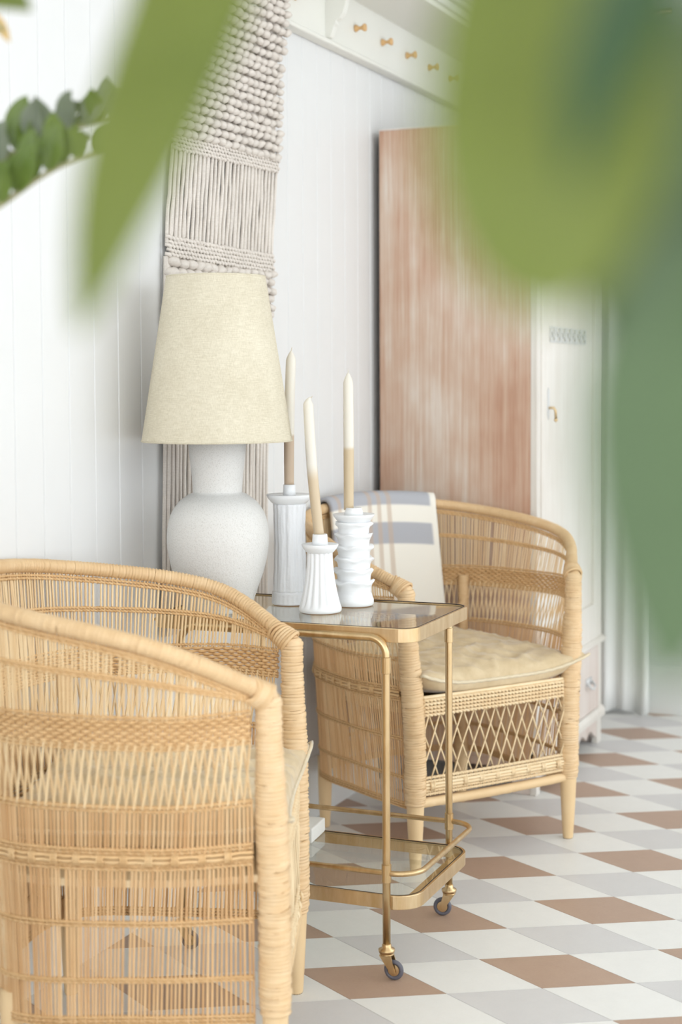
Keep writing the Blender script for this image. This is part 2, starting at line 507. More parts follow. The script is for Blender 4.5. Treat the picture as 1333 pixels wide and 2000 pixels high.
# plain backing weave, woven bands, cords
b = MB()
for z0, z1 in ((1.735, 2.222), (1.335, 1.465)):
    P = []
    for i in range(25):
        z = z0+(z1-z0)*i/24; yl, yr = edges(z); P.append([(.009+.002*sin(j*9)+hx(z), yl+(yr-yl)*j/30, z) for j in range(31)])
    b.grid(P)
o = HB(b, 'backing_weave'); md = o.modifiers.new('thickness', 'SOLIDIFY'); md.thickness = .008
for (z0, z1, nr) in ((1.708, 1.742, 4), (1.462, 1.508, 5), (1.318, 1.343, 3)):
    b = MB()
    for r_ in range(nr):
        z = z0+(z1-z0)*(r_+.5)/nr; yl, yr = edges(z); nn = 34
        for j in range(nn):
            f = (j+.5*(1+(r_ % 2)))/nn
            if f > 1: continue
            y = yl+(yr-yl)*f; dz = (f-.5)*.012 if z > 1.6 else -(f-.5)*.004
            dz += random.uniform(-.0012, .0012)
            h = (z1-z0)/nr*.5; wv = (yr-yl)/nn*.52
            b.tube([(.013, y-wv, z+dz+h*.7), (.021, y-wv*.3, z+dz+h*.3), (.021, y+wv*.3, z+dz-h*.3), (.013, y+wv, z+dz-h*.7)], h*.95, 6)
    tag(HB(b, 'woven_band'), kind='stuff')
for (z0, z1, nm_) in ((1.49, 1.722, 'cord_curtain'), (.62, 1.33, 'long_cord_fringe')):
    b = MB(); n = 56
    for j in range(n):
        f = (j+.5)/n; P = []; ph = random.uniform(0, 6); am = random.uniform(.0005, .0016)
        for i in range(7):
            z = z1+(z0-z1)*i/6; yl, yr = edges(z)
            P.append((.013+random.uniform(-.0015, .0015)+(j % 2)*.004, yl+(yr-yl)*f+am*sin(ph+i*1.1), z + ((f-.5)*.012 if (i == 0 and z > 1.6) else 0)))
        b.tube(P, .0047, 6)
    tag(HB(b, nm_), kind='stuff')

# ------------------------------------------------------------------ wardrobe
wd = thing('wardrobe', 'tall wooden wardrobe, reddish whitewashed side and limed cream front, standing against the plank wall', 'wardrobe', (.25, 4.625, 0))
WP = Matrix.Translation((-.25, -4.625, 0))
def WB(b, name, mat, bevel=.002, parent=None, smooth=False):
    o = b.build(name, mat, parent or wd, smooth=smooth, bevel=bevel)
    if parent is None: o.matrix_parent_inverse = WP
    return o
xf = .492; ya, yb = 4.25, 5.0; zt = 1.915
b = MB(); b.box(.012, xf-.02, ya, ya+.02, .10, zt); WB(b, 'side_panel', M_redwood)
b = MB(); b.box(.012, xf-.02, yb-.02, yb, .10, zt); WB(b, 'side_panel', M_redwood)
b = MB(); b.box(.012, xf, ya, yb, zt, zt+.004); b.box(.03, xf-.02, ya+.02, yb-.02, .12, .138); b.box(.03, xf-.02, ya+.02, yb-.02, .335, .35); WB(b, 'carcass_boards', M_pinkwood, 0)
b = MB(); b.box(.012, .02, ya+.02, yb-.02, .12, zt); WB(b, 'back_board', M_darkwood, 0)
b = MB(); b.box(xf-.02, xf, ya, ya+.035, .0, zt); WB(b, 'front_post', M_creamwood)
b = MB(); b.box(xf-.02, xf, yb-.05, yb, .0, zt); WB(b, 'front_post', M_creamwood)
b = MB(); b.box(xf-.02, xf, ya+.035, yb-.05, 1.86, zt); WB(b, 'top_rail', M_creamwood)
# door with recessed panel
dr = MB()
d0, d1, e0, e1 = ya+.037, yb-.052, .352, 1.858
dr.box(xf-.018, xf+.004, d0, d0+.05, e0, e1); dr.box(xf-.018, xf+.004, d1-.05, d1, e0, e1)
dr.box(xf-.018, xf+.004, d0+.05, d1-.05, e0, e0+.115); dr.box(xf-.018, xf+.004, d0+.05, d1-.05, e1-.11, e1)
door = WB(dr, 'door', M_creamwood, .003)
b = MB(); b.box(xf-.018, xf-.008, d0+.05, d1-.05, e0+.115, e1-.11); WB(b, 'door_panel', M_creamwood, 0, door)
b = MB(); y0, y1, z0, z1 = 4.40, 4.815, 1.298, 1.345
b.box(xf-.008, xf-.004, y0, y1, z0, z0+.004); b.box(xf-.008, xf-.004, y0, y1, z1-.004, z1)
n = 7
for i in range(n):
    a0 = y0+(y1-y0)*i/n; a1 = y0+(y1-y0)*(i+1)/n; zc = (z0+z1)/2; rr_ = (a1-a0)/2
    ring = [(xf-.006, (a0+a1)/2+rr_*.98*cos(t*pi/10), zc+(z1-z0)*.46*sin(t*pi/10)) for t in range(20)]
    b.tube(ring, .0028, 5, closed=True)
    b.tube([(xf-.006, a0, z0+.004), (xf-.005, (a0+a1)/2, zc), (xf-.006, a1, z1-.004)], .0028, 5)
    b.tube([(xf-.006, a0, z1-.004), (xf-.005, (a0+a1)/2, zc), (xf-.006, a1, z0+.004)], .0028, 5)
WB(b, 'fretwork', M_silver, 0, door)
b = MB(); b.box(xf+.004, xf+.007, 4.335, 4.352, 1.09, 1.15); b.prism_x([(4.333, 1.15), (4.354, 1.15), (4.3435, 1.166)], xf+.004, xf+.007); b.prism_x([(4.354, 1.09), (4.333, 1.09), (4.3435, 1.074)], xf+.004, xf+.007)
hnd = WB(b, 'escutcheon', M_silver, 0, door)
b = MB(); b.tube([(xf+.006, 4.3435, 1.108), (xf+.022, 4.3435, 1.108), (xf+.026, 4.347, 1.100), (xf+.026, 4.352, 1.075)], .004, 8); b.lathe([(0, -.007), (.007, 0), (0, .007)], 10, (xf+.026, 4.352, 1.073))
WB(b, 'door_handle', M_brassband, 0, door, True)
b = MB(); b.prism_y([(xf-.02, .330), (xf+.004, .330), (xf+.016, .338), (xf+.016, .346), (xf+.004, .352), (xf-.02, .352)], ya, yb+.006); WB(b, 'waist_moulding', M_creamwood, 0)
b = MB(); b.box(xf-.018, xf+.003, ya+.037, yb-.052, .122, .328); dw = WB(b, 'drawer', M_pinkwood, .003)
for yc in (4.42, 4.82):
    b = MB(); b.box(xf+.003, xf+.006, yc-.035, yc+.035, .215, .24)
    b.tube([(xf+.005, yc-.028, .228), (xf+.02, yc-.026, .212), (xf+.022, yc, .206), (xf+.02, yc+.026, .212), (xf+.005, yc+.028, .228)], .004, 8)
    WB(b, 'drawer_pull', M_silver, 0, dw, True)
b = MB(); b.prism_y([(xf-.02, .09), (xf+.012, .09), (xf+.012, .106), (xf+.003, .12), (xf-.02, .12)], ya, yb+.004); WB(b, 'base_moulding', M_creamwood, 0)
sc = [(ya+.035, .092), (ya+.035, .022)]
for i in range(25):
    t = i/24; y = ya+.06+(yb-ya-.135)*t
    sc.append((y, .030+.022*abs(sin(t*pi*6))+.010*sin(t*pi)))
sc += [(yb-.05, .022), (yb-.05, .092)]
b = MB(); b.prism_x(sc, xf-.018, xf-.004); WB(b, 'scalloped_apron', M_pinkwood, 0)
for yy in (ya+.002, yb-.047):
    b = MB(); b.box(.014, .06, yy, yy+.045, 0, .11); WB(b, 'rear_foot', M_pinkwood)
b = MB(); b.box(xf-.075, xf-.02, ya+.002, ya+.03, 0, .10); WB(b, 'front_foot', M_pinkwood)
b = MB(); b.box(xf-.075, xf-.02, yb-.03, yb-.002, 0, .10); WB(b, 'front_foot', M_pinkwood)
b = MB(); b.box(.06, xf-.075, ya+.003, ya+.018, .075, .105); WB(b, 'side_rail', M_redwood)

# ------------------------------------------------------------------ curtain on the far wall
cu = thing('curtain', 'white floor-length curtain hanging on the far wall beside the wardrobe', 'curtain', (.35, 5.41, 0))
m_, nt_, b_ = nm('white_curtain'); b_.inputs['Base Color'].default_value = lin((246,246,243)); b_.inputs['Roughness'].default_value = .9
b_.inputs['Transmission Weight'].default_value = 0; M_curtain = m_
b = MB(); P = []
for i in range(26):
    z = .012+2.42*i/25; row = []
    for j in range(81):
        f = j/80; spread = .49
        x = .06+f*spread+.012*sin(z*2.1+f*7)
        y = 5.425+.014*sin(f*2*pi*8+.5*sin(z*1.3))*(1-.25*z/2.4)+.008*sin(f*23+z)
        row.append((x, y, z+ .008*sin(f*2*pi*4)*(1-z/2.5)))
    P.append(row)
b.grid(P); o = b.build('curtain_cloth', M_curtain, cu, smooth=True, solid=.002); o.matrix_parent_inverse = Matrix.Translation((-.35, -5.41, 0))
b = MB(); b.tube([(.02, 5.42, 2.45), (.62, 5.42, 2.45)], .011, 12); b.tube([(.58, 5.42, 2.45), (.58, 5.499, 2.45)], .007, 8)
o = b.build('curtain_rod', M_brass, cu, smooth=True); o.matrix_parent_inverse = Matrix.Translation((-.35, -5.41, 0))

# ------------------------------------------------------------------ rattan armchair
RIM = [(-.01, .269, .691), (-.178, .363, .779), (-.464, .261, .83), (-.555, 0, .851)]
BAS = [(0, .243, 0), (-.22, .258, 0), (-.44, .236, 0), (-.50, 0, 0)]
def sym(h): return [(x, -y, z) for x, y, z in h] + [(x, y, z) for x, y, z in h[-2::-1]]
rimc = crom(sym(RIM), 40); basc = crom(sym(BAS), 40); NC = len(rimc)-1
ZB = .150
def lerp_at(c, t):
    f = min(max(t, 0), 1)*NC; i = min(int(f), NC-1); return c[i].lerp(c[i+1], f-i)
def surf(t, z):
    R_ = lerp_at(rimc, t); B_ = lerp_at(basc, t)
    k = max(0, (z-ZB)/(R_.z-ZB)); k = k**1.12
    p = B_.lerp(R_, k); p.z = z; return p
def rimz(t): return lerp_at(rimc, t).z
NT = 600
LT = [0.0]; prev = surf(0, .55)
for i in range(1, NT+1):
    q = surf(i/NT, .55); LT.append(LT[-1]+(q-prev).length); prev = q
def t_of(s):
    d = s*LT[-1]; lo, hi = 0, NT
    while hi-lo > 1:
        m = (lo+hi)//2
        if LT[m] < d: lo = m
        else: hi = m
    return (lo+(d-LT[lo])/max(1e-9, LT[hi]-LT[lo]))/NT
NR = 212
TS = [t_of((i+.5)/NR*.965+.0175) for i in range(NR)]
def normal_at(t):
    a = surf(max(0, t-.01), .5); c = surf(min(1, t+.01), .5); d = c-a; n = Vector((d.y, -d.x, 0)); n.normalize(); return n
NRM = [normal_at(t) for t in TS]
def dens(i):  # fractional reed index -> t, n
    i = min(max(i, 0), NR-1); k = min(int(i), NR-2); f = i-k
    return TS[k]*(1-f)+TS[k+1]*f, NRM[k].lerp(NRM[k+1], f)
def wrap_tube(b, path, rf, pitch=.006, n=10, depth=.06, seed=0):
    P, L = resample(path, pitch/3.0); rr_ = []
    rnd = random.Random(seed); j = 1.0; off = Vector((0, 0, 0)); Q = []
    for i, p in enumerate(P):
        if i % 3 == 0: j = 1+rnd.uniform(-.022, .022); off = Vector((rnd.uniform(-1, 1), rnd.uniform(-1, 1), 0))*.0005
        rr_.append(rf(i/(len(P)-1))*j*(1-depth if i % 3 == 0 else 1)); Q.append(p+off)
    b.tube(Q, rr_, n)
def twine(b, zf, strands=2, per=2.0, amp=.0034, r=.0021, step=.5, za=.0016, i0=0, i1=None, off=0.0, n=4):
    i1 = NR-1 if i1 is None else i1
    for s_ in range(strands):
        P = []; i = i0
        while i <= i1+1e-6:
            t, nn = dens(i); p = surf(t, zf(t)); a = pi*2*i/per+s_*pi
            P.append(p+nn*(off+amp*sin(a))+Vector((0, 0, za*cos(a)))); i += step
        b.tube(P, r, n)
def make_chair():
    root = thing('rattan_armchair', 'near woven rattan tub armchair in the left foreground with blurred front arm', 'armchair', group='rattan armchairs')
    def part(b, name, mat, smooth=True): return b.build(name, mat, root, smooth=smooth)
    # rim
    b = MB(); b_pts = [Vector((-.004, -.263, .676))]+[p.copy() for p in rimc]+[Vector((-.004, .263, .676))]
    wrap_tube(b, b_pts, lambda u: .0150-.0012*sin(pi*u), .0066, 12, .12, 1)
    part(b, 'arm_rim', M_wrap)
    for sgn in (-1, 1):
        b = MB()
        path = [Vector((0, sgn*(.243+.0*k), z)) for k, z in ((0, .160),)]+[Vector((-.006*smoothstep(.3, .69, z), sgn*(.243+.022*smoothstep(.25, .69, z)), z)) for z in [.18+.02*i for i in range(26)]]+[Vector((-.008, sgn*.266, .694))]
        def rf(u):
            z = .16+.534*u
            r = .0275 if z < .45 else .0275-.0055*smoothstep(.45, .66, z)
            if z < .2: r *= .93+.07*smoothstep(.16, .2, z)
            if z > .676: r *= max(.35, sqrt(max(.05, 1-((z-.676)/.0195)**2)))
            return r
        wrap_tube(b, path, rf, .0062, 16, .085, 3+sgn)
        post = part(b, 'front_post', M_wrap)
        b = MB()   # tilted bindings over the elbow
        for k in range(7):
            c = Vector((-.010-.004*k, sgn*(.267+.0028*k), .684+.0026*k)); ax = Vector((-.75+.10*k, sgn*.25, .62-.08*k)).normalized()
            a = ax.orthogonal().normalized(); d = ax.cross(a); R_ = .0222-.0006*k
            b.tube([c+(a*cos(2*pi*i/20)+d*sin(2*pi*i/20))*R_ for i in range(20)], .0036, 6, closed=True)
        part(b, 'elbow_binding', M_wrap)
        b = MB(); b.lathe([(.0, .0), (.0115, .0), (.0135, .004), (.0165, .05), (.0195, .11), (.0225, .172), (.0225, .19)], 18, (0, sgn*.243, 0))
        part(b, 'front_leg', M_legwood)
        b = MB(); b.lathe([(0, -.0005), (.0118, -.0005), (.0128, .004), (.0128, .005)], 14, (0, sgn*.243, 0.0006)); part(b, 'foot_cap', M_cap)
        tb = 1/3 if sgn < 0 else 2/3
        nn = normal_at(tb)
        b = MB(); wrap_tube(b, [surf(tb, z)+nn*.013 for z in [.16+.02*i for i in range(25)]], lambda u: .0150, .0058, 12, .05, 9)
        part(b, 'back_post', M_wrap)
        q = surf(tb, .17)+nn*.013
        b = MB(); b.lathe([(0, 0), (.0115, 0), (.0135, .004), (.0165, .06), (.019, .13), (.0195, .19)], 16, (q.x-.006, q.y, 0)); part(b, 'back_leg', M_legwood)
    # reeds, zone by zone
    b = MB()
    def reeds(zlo, zhi, segs, lean=0, r=.00205, step=1, off=0, ph=0):
        i = 0
        for k in range(0, NR, step):
            if lean and not (0 <= k+lean <= NR-1): continue
            if random.random() < .02 and not lean: continue
            jz = random.uniform(-.13, .13); P = []
            for s_ in range(segs+1):
                u = s_/segs; t, nn = dens(k+jz*(1 if not lean else .3)+lean*u)
                z = zlo(t)+(zhi(t)-zlo(t))*u; P.append(surf(t, z)+nn*(off+.0009*sin(k*1.7+u*5)))
            b.tube(P, r*random.uniform(.85, 1.15), 4, cap=False)
    midz = lambda t: .665+(rimz(t)-.665)*.5 if rimz(t) > .70 else .672+(rimz(t)-.69)*.3
    topz = lambda t: rimz(t)-.034
    c = lambda z: (lambda t: z)
    reeds(c(.660), lambda t: rimz(t)-.008, 3)
    tag(part(b, 'arm_reeds', M_reed_lit, False), kind='stuff')
    b = MB()
    reeds(c(.435), c(.520), 1); reeds(c(.143), c(.420), 3)
    tag(part(b, 'upright_reeds', M_reed, False), kind='stuff')
    b = MB()
    reeds(c(.514), c(.622), 3, lean=2, step=2, off=.0022); reeds(c(.514), c(.622), 3, lean=-2, step=2, off=-.0022)
    tag(part(b, 'crossed_reeds', M_reed_lit, False), kind='stuff')
    # twined rows
    b = MB()
    twine(b, lambda t: rimz(t)-.0185, r=.0025); twine(b, lambda t: rimz(t)-.0245, r=.0025)
    tag(part(b, 'rim_twining', M_weave), kind='stuff')
    b = MB(); twine(b, lambda t: midz(t)+.0022, r=.0024); twine(b, lambda t: midz(t)-.0032, r=.0024)
    tag(part(b, 'middle_twining', M_weave), kind='stuff')
    b = MB()
    for k in range(7):
        zc = .6235+.0058*k
        P = []; i = 0.0
        while i <= NR-1:
            t, nn = dens(i); P.append(surf(t, zc)+nn*(.0030*sin(pi*i/1.5+k*pi))); i += .5
        b.tube(P, .0031, 5)
    twine(b, c(.6185)); twine(b, c(.6655)); twine(b, c(.613))
    tag(part(b, 'woven_arm_band', M_weave), kind='stuff')
    for zs, nm_ in (((.518, .511), 'seat_height_twining'), ((.322, .316), 'lower_twining'), ((.224, .219), 'lower_twining')):
        b = MB()
        for z in zs: twine(b, c(z))
        tag(part(b, nm_, M_weave), kind='stuff')
    b = MB()
    for z in (.446, .440, .419, .413): twine(b, c(z))
    for z in (.4255, .4335):
        P = []; i = 0.0
        while i <= NR-1:
            t, nn = dens(i); P.append(surf(t, z)-nn*(.0035+.0012*sin(pi*i/2))); i += .5
        b.tube(P, .0034, 5)
    for k in range(6, NR-4, 6):
        t, nn = dens(k); d = Vector((-nn.y, nn.x, 0)); q = surf(t, .4295)-nn*.006
        for m in (-1, 0, 1): b.tube([q+d*(.0042*m)+Vector((0, 0, -.009)), q+d*(.0042*m)-nn*.002, q+d*(.0042*m)+Vector((0, 0, .009))], .0021, 5)
    tag(part(b, 'checked_band', M_weave), kind='stuff')
    b = MB()
    for z in (.158, .152, .146): twine(b, c(z), r=.0022)
    tag(part(b, 'bottom_edging', M_weave), kind='stuff')
    # seat
    b = MB(); out = [surf(t, .385)*1.0 for t in [i/60 for i in range(61)]]
    b.prism([(p.x*.985-.002, p.y*.985) for p in out], .380, .392)
    part(b, 'seat', M_cane, False)
    # front apron
    def straight(z, y0=-.222, y1=.222, bow=.004): return [Vector((.002+bow*cos(y/.222*pi/2), y, z)) for y in [y0+(y1-y0)*i/96 for i in range(97)]]
    def ftw(b, z, per=.022, amp=.0028, r=.0032, n=5):
        for s_ in range(2):
            P = []
            for p in straight(z):
                a = 2*pi*p.y/per+s_*pi; P.append(p+Vector((amp*sin(a)+.004, 0, .0022*cos(a))))
            b.tube(P, r, n)
    b = MB()
    for z in (.413, .404, .395, .386, .377): ftw(b, z)
    b.tube(straight(.420), .0045, 6)
    tag(part(b, 'seat_front_band', M_cane), kind='stuff')
    b = MB()
    for k in range(-1, 14):
        y = -.222+.444*(k+.5)/13
        for lean, off in ((.064, .003), (-.064, -.003)):
            y0 = y-lean/2; y1 = y+lean/2
            z0, z1 = .218, .378
            P = []
            for m in range(5):
                u = m/4; yy = y0+(y1-y0)*u
                P.append((yy, z0+(z1-z0)*u))
            P = [(min(max(yy, -.222), .222), zz) for yy, zz in P]
            b = MB(); b.tube([(.004+off+.002*sin(m*1.1+k), yy, zz) for m, (yy, zz) in enumerate(P)], .0021, 6)
            part(b, 'lattice_cane', M_cane)
    b = MB()
    for z in (.223, .214, .191, .183): ftw(b, z, .014, .0024, .0029)
    for z in (.199, .2065): b.tube([p+Vector((.006, 0, 0)) for p in straight(z)], .0042, 6)
    for k in range(9):
        y = -.2+.05*k
        for m in (-1, 0, 1): b.tube([(.012, y+.0045*m, .193), (.016, y+.0045*m, .2028), (.012, y+.0045*m, .2125)], .0026, 5)
    tag(part(b, 'apron_checked_band', M_cane), kind='stuff')
    b = MB(); wrap_tube(b, [Vector((.002, -.232+.464*i/40, .163-.003*cos((i/20-1)*pi/2))) for i in range(41)], lambda u: .0125, .02, 12, .03, 5)
    part(b, 'front_stretcher', M_legwood)
    b = MB(); b.tube([(-.03, 0, .37), (-.25, 0, .368), (-.47, 0, .37)], .012, 10); b.tube([(-.25, -.24, .372), (-.25, .24, .372)], .012, 10)
    part(b, 'seat_bearer', M_legwood)
    return root
chL = make_chair()
chL.location = (.556, 2.459, 0); chL.rotation_euler = (0, 0, .371)
chR = copy_tree(chL); chR.location = (.547, 3.688, 0); chR.rotation_euler = (0, 0, -.589)
chR['label'] = 'far woven rattan tub armchair between trolley and wardrobe, striped blanket over its back'

# cushions
def make_cushion():
    root = thing('seat_cushion', 'beige velvet seat cushion in the left foreground chair, one corner showing', 'cushion', group='beige seat cushions')
    n = 64; top = []; bot = []; rim_ = []
    def plan(u, v):
        # u front(+)/back(-), v sideways; corners drawn out into ears
        k = 1+.09*(abs(u)*abs(v))**2.5-.05*((1-abs(v)**2)*abs(u)**6+(1-abs(u)**2)*abs(v)**6)
        x = -.222+.232*u*k; y = .022+.243*v*k
        if u > 0: x += .012*(1-v*v)*u
        if u < -.2:  # narrow the back to fit the tub
            y *= 1-.22*((-u-.2)/.8)**2
        return x, y
    for i in range(n+1):
        rt_, rb_ = [], []
        for j in range(n+1):
            u = -1+2*i/n; v = -1+2*j/n; x, y = plan(u, v)
            e = max(0, (1-abs(u)**3.2))**.5*max(0, (1-abs(v)**3.2))**.5
            wr = .0
            q = Vector((x*9, y*9, 3.3))
            wr += .010*noise.noise(q*1.1)+.006*(1-abs(noise.noise(Vector((x*14+y*9, y*5-x*4, 1.7))))*2.2)+.0075*max(0, 1-abs(noise.noise(Vector((x*13-y*10, y*7+x*6, 7.7))))*5)+.004*max(0, 1-abs(noise.noise(Vector((x*20+y*9, y*17-x*8, 2.2))))*5)
            edge = min(1, e*3)
            lift = .036*(abs(u*v))**4 if u > 0 else 0
            h = (.056-.012*u)*e**.7+wr*edge
            rt_.append((x, y, .445+h+lift)); rb_.append((x, y, .445-.040*e**.6*edge+lift))
        top.append(rt_); bot.append(rb_)
    b = MB(); b.grid(top); m = len(b.v); b.grid(bot)
    o = b.build('cushion_cover', M_cushion, root, smooth=True)
    bm = bmesh.new(); bm.from_mesh(o.data); bmesh.ops.remove_doubles(bm, verts=bm.verts, dist=.0004); bmesh.ops.recalc_face_normals(bm, faces=bm.faces); bm.to_mesh(o.data); bm.free()
    o.data.polygons.foreach_set('use_smooth', [True]*len(o.data.polygons))
    per = [top[n][j] for j in range(n+1)]+[top[i][n] for i in range(n-1, -1, -1)]+[top[0][j] for j in range(n-1, -1, -1)]+[top[i][0] for i in range(1, n)]
    b = MB(); b.tube([Vector(p)+Vector((0, 0, .0007*sin(i*1.9))) for i, p in enumerate(per)], .0042, 6, closed=True)
    b.build('cushion_piping', M_piping, root, smooth=True)
    return root
cuL = make_cushion(); cuL.location = chL.location; cuL.rotation_euler = chL.rotation_euler
cuR = copy_tree(cuL); cuR.location = chR.location; cuR.rotation_euler = chR.rotation_euler
cuR['label'] = 'beige velvet seat cushion with creases, lying on the far rattan armchair'

# blanket over the far chair's back
def blanket_mat():
    m, nt, b = nm('striped_wool_blanket')
    tc = N(nt, 'ShaderNodeUVMap'); sp = N(nt, 'ShaderNodeSeparateXYZ'); nt.links.new(tc.outputs[0], sp.inputs[0])
    def band(axis, a, c, soft=.004):
        m1 = N(nt, 'ShaderNodeMapRange', interpolation_type='SMOOTHSTEP'); m1.inputs[1].default_value = a-soft; m1.inputs[2].default_value = a+soft
        m2 = N(nt, 'ShaderNodeMapRange', interpolation_type='SMOOTHSTEP'); m2.inputs[1].default_value = c-soft; m2.inputs[2].default_value = c+soft; m2.inputs[3].default_value = 1; m2.inputs[4].default_value = 0
        for q in (m1, m2): nt.links.new(sp.outputs[axis], q.inputs[0])
        x = N(nt, 'ShaderNodeMath', operation='MULTIPLY'); nt.links.new(m1.outputs[0], x.inputs[0]); nt.links.new(m2.outputs[0], x.inputs[1]); return x.outputs[0]
    def add(a, c):
        x = N(nt, 'ShaderNodeMath', operation='MAXIMUM'); nt.links.new(a, x.inputs[0]); nt.links.new(c, x.inputs[1]); return x.outputs[0]
    def scale(a, k):
        x = N(nt, 'ShaderNodeMath', operation='MULTIPLY'); x.inputs[1].default_value = k; nt.links.new(a, x.inputs[0]); return x.outputs[0]
    grey = add(band('Y', -.03, .047), add(band('Y', .096, .156), band('Y', -.16, -.09)))
    selv = band('X', -.05, .262)
    gm = N(nt, 'ShaderNodeMath', operation='MULTIPLY'); nt.links.new(grey, gm.inputs[0]); nt.links.new(selv, gm.inputs[1])
    tan_ = add(band('X', .108, .119, .002), add(band('X', .134, .145, .002), add(band('X', .160, .171, .002), band('X', .02, .031, .002))))
    c = mixc(nt, scale(gm.outputs[0], .92), lin((240,236,226)), lin((172,174,182)))
    c = mixc(nt, scale(tan_, .55), c, lin((196,172,150)))
    nt.links.new(c, b.inputs['Base Color']); b.inputs['Roughness'].default_value = .95; b.inputs['Specular IOR Level'].default_value = .05
    f = noise_tex(nt, 500, 2, .7); bump(nt, b, f, .4, .0008)
    return m
bl = thing('striped_blanket', 'cream wool blanket with grey bands and tan stripes folded over the far chair back', 'blanket', chR.location, -.589)
b = MB(); P = []; UV = []
nT, t0, t1 = 36, .395, .612
arc = .0
for i in range(nT+1):
    t = t0+(t1-t0)*i/nT; Rp = lerp_at(rimc, t); nn = normal_at(t); row = []
    a_ = i/nT
    Lf = .345
    for k in range(61):
        s_ = -.22+(Lf+.22)*k/60     # arc length along the drop, 0 at the rim crown
        r_ = .026
        if abs(s_) < r_*pi/2:
            th = s_/r_; p = Rp+nn*(r_*sin(th))+Vector((0, 0, r_*cos(th)))
        else:
            d = abs(s_)-r_*pi/2; sg = 1 if s_ > 0 else -1
            inw = r_+(.10*d if sg > 0 else .02*d)
            p = Rp+nn*sg*inw+Vector((0, 0, -d*.995))
            tang = Vector((nn.y, -nn.x, 0))
            if sg > 0:
                p += tang*(-(a_-.4)*.12*d)
                p += nn*(.006*sin(a_*9+1)*min(1, d*5))
            else: p += nn*(.004*sin(a_*11))+tang*0
        row.append(p); UV.append((a_*.275, s_))
    P.append(row)
b.grid(P)
o = b.build('blanket_cloth', blanket_mat(), bl, smooth=True, solid=.010, uvs=UV)

# ------------------------------------------------------------------ brass trolley
ROT = radians(1.2)
tr = thing('bar_trolley', 'brass bar trolley with two glass shelves on casters between the rattan chairs', 'trolley', (.60, 3.015, 0), ROT)
# local: x along the trolley (0 = right-hand legs), y across
def rrect(x0, x1, y0, y1, r, n=10):
    pts = []
    for cx, cy, a0 in ((x1-r, y0+r, -90), (x1-r, y1-r, 0), (x0+r, y1-r, 90), (x0+r, y0+r, 180)):
        for k in range(n+1):
            a = radians(a0+90*k/n); pts.append((cx+r*cos(a), cy+r*sin(a)))
    return pts
LX = -.455; HW = .1965
def tray(zb, zt_, x0, x1, hw, r, name):
    out = rrect(x0, x1, -hw, hw, r); inn = rrect(x0+.006, x1-.006, -hw+.006, hw-.006, r-.006)
    b = MB(); n = len(out); base = 0
    for ring, z in ((out, zb), (out, zt_), (inn, zt_), (inn, zb)):
        b.v += [(x, y, z) for x, y in ring]
    for q in range(4):
        for i in range(n):
            j = (i+1) % n; a = q*n; c = ((q+1) % 4)*n
            b.f.append((a+i, a+j, c+j, c+i))
    o = b.build(name+'_band', M_brassband, tr, smooth=False, bevel=.0012)
    b = MB(); b.prism(rrect(x0+.0065, x1-.0065, -hw+.0065, hw-.0065, r-.0065), zt_-.008, zt_-.0025); b.build(name+'_glass', M_glass, tr)
    b = MB(); b.tube([(x, y, zt_-.0005) for x, y in rrect(x0+.0068, x1-.0068, -hw+.0068, hw-.0068, r-.0068)], .0011, 5, closed=True); b.build(name+'_gasket', M_black, tr, smooth=True)
    b = MB(); b.box(x0+.006, x0+.022, -hw+.007, hw-.007, zt_-.014, zt_-.009); b.box(x1-.03, x1-.014, -hw+.03, hw-.03, zt_-.014, zt_-.0092); b.build(name+'_support', M_brassband, tr)
tray(.672, .700, -.535, .056, .187, .040, 'top')
tray(.137, .165, -.535, .056, .187, .055, 'lower')
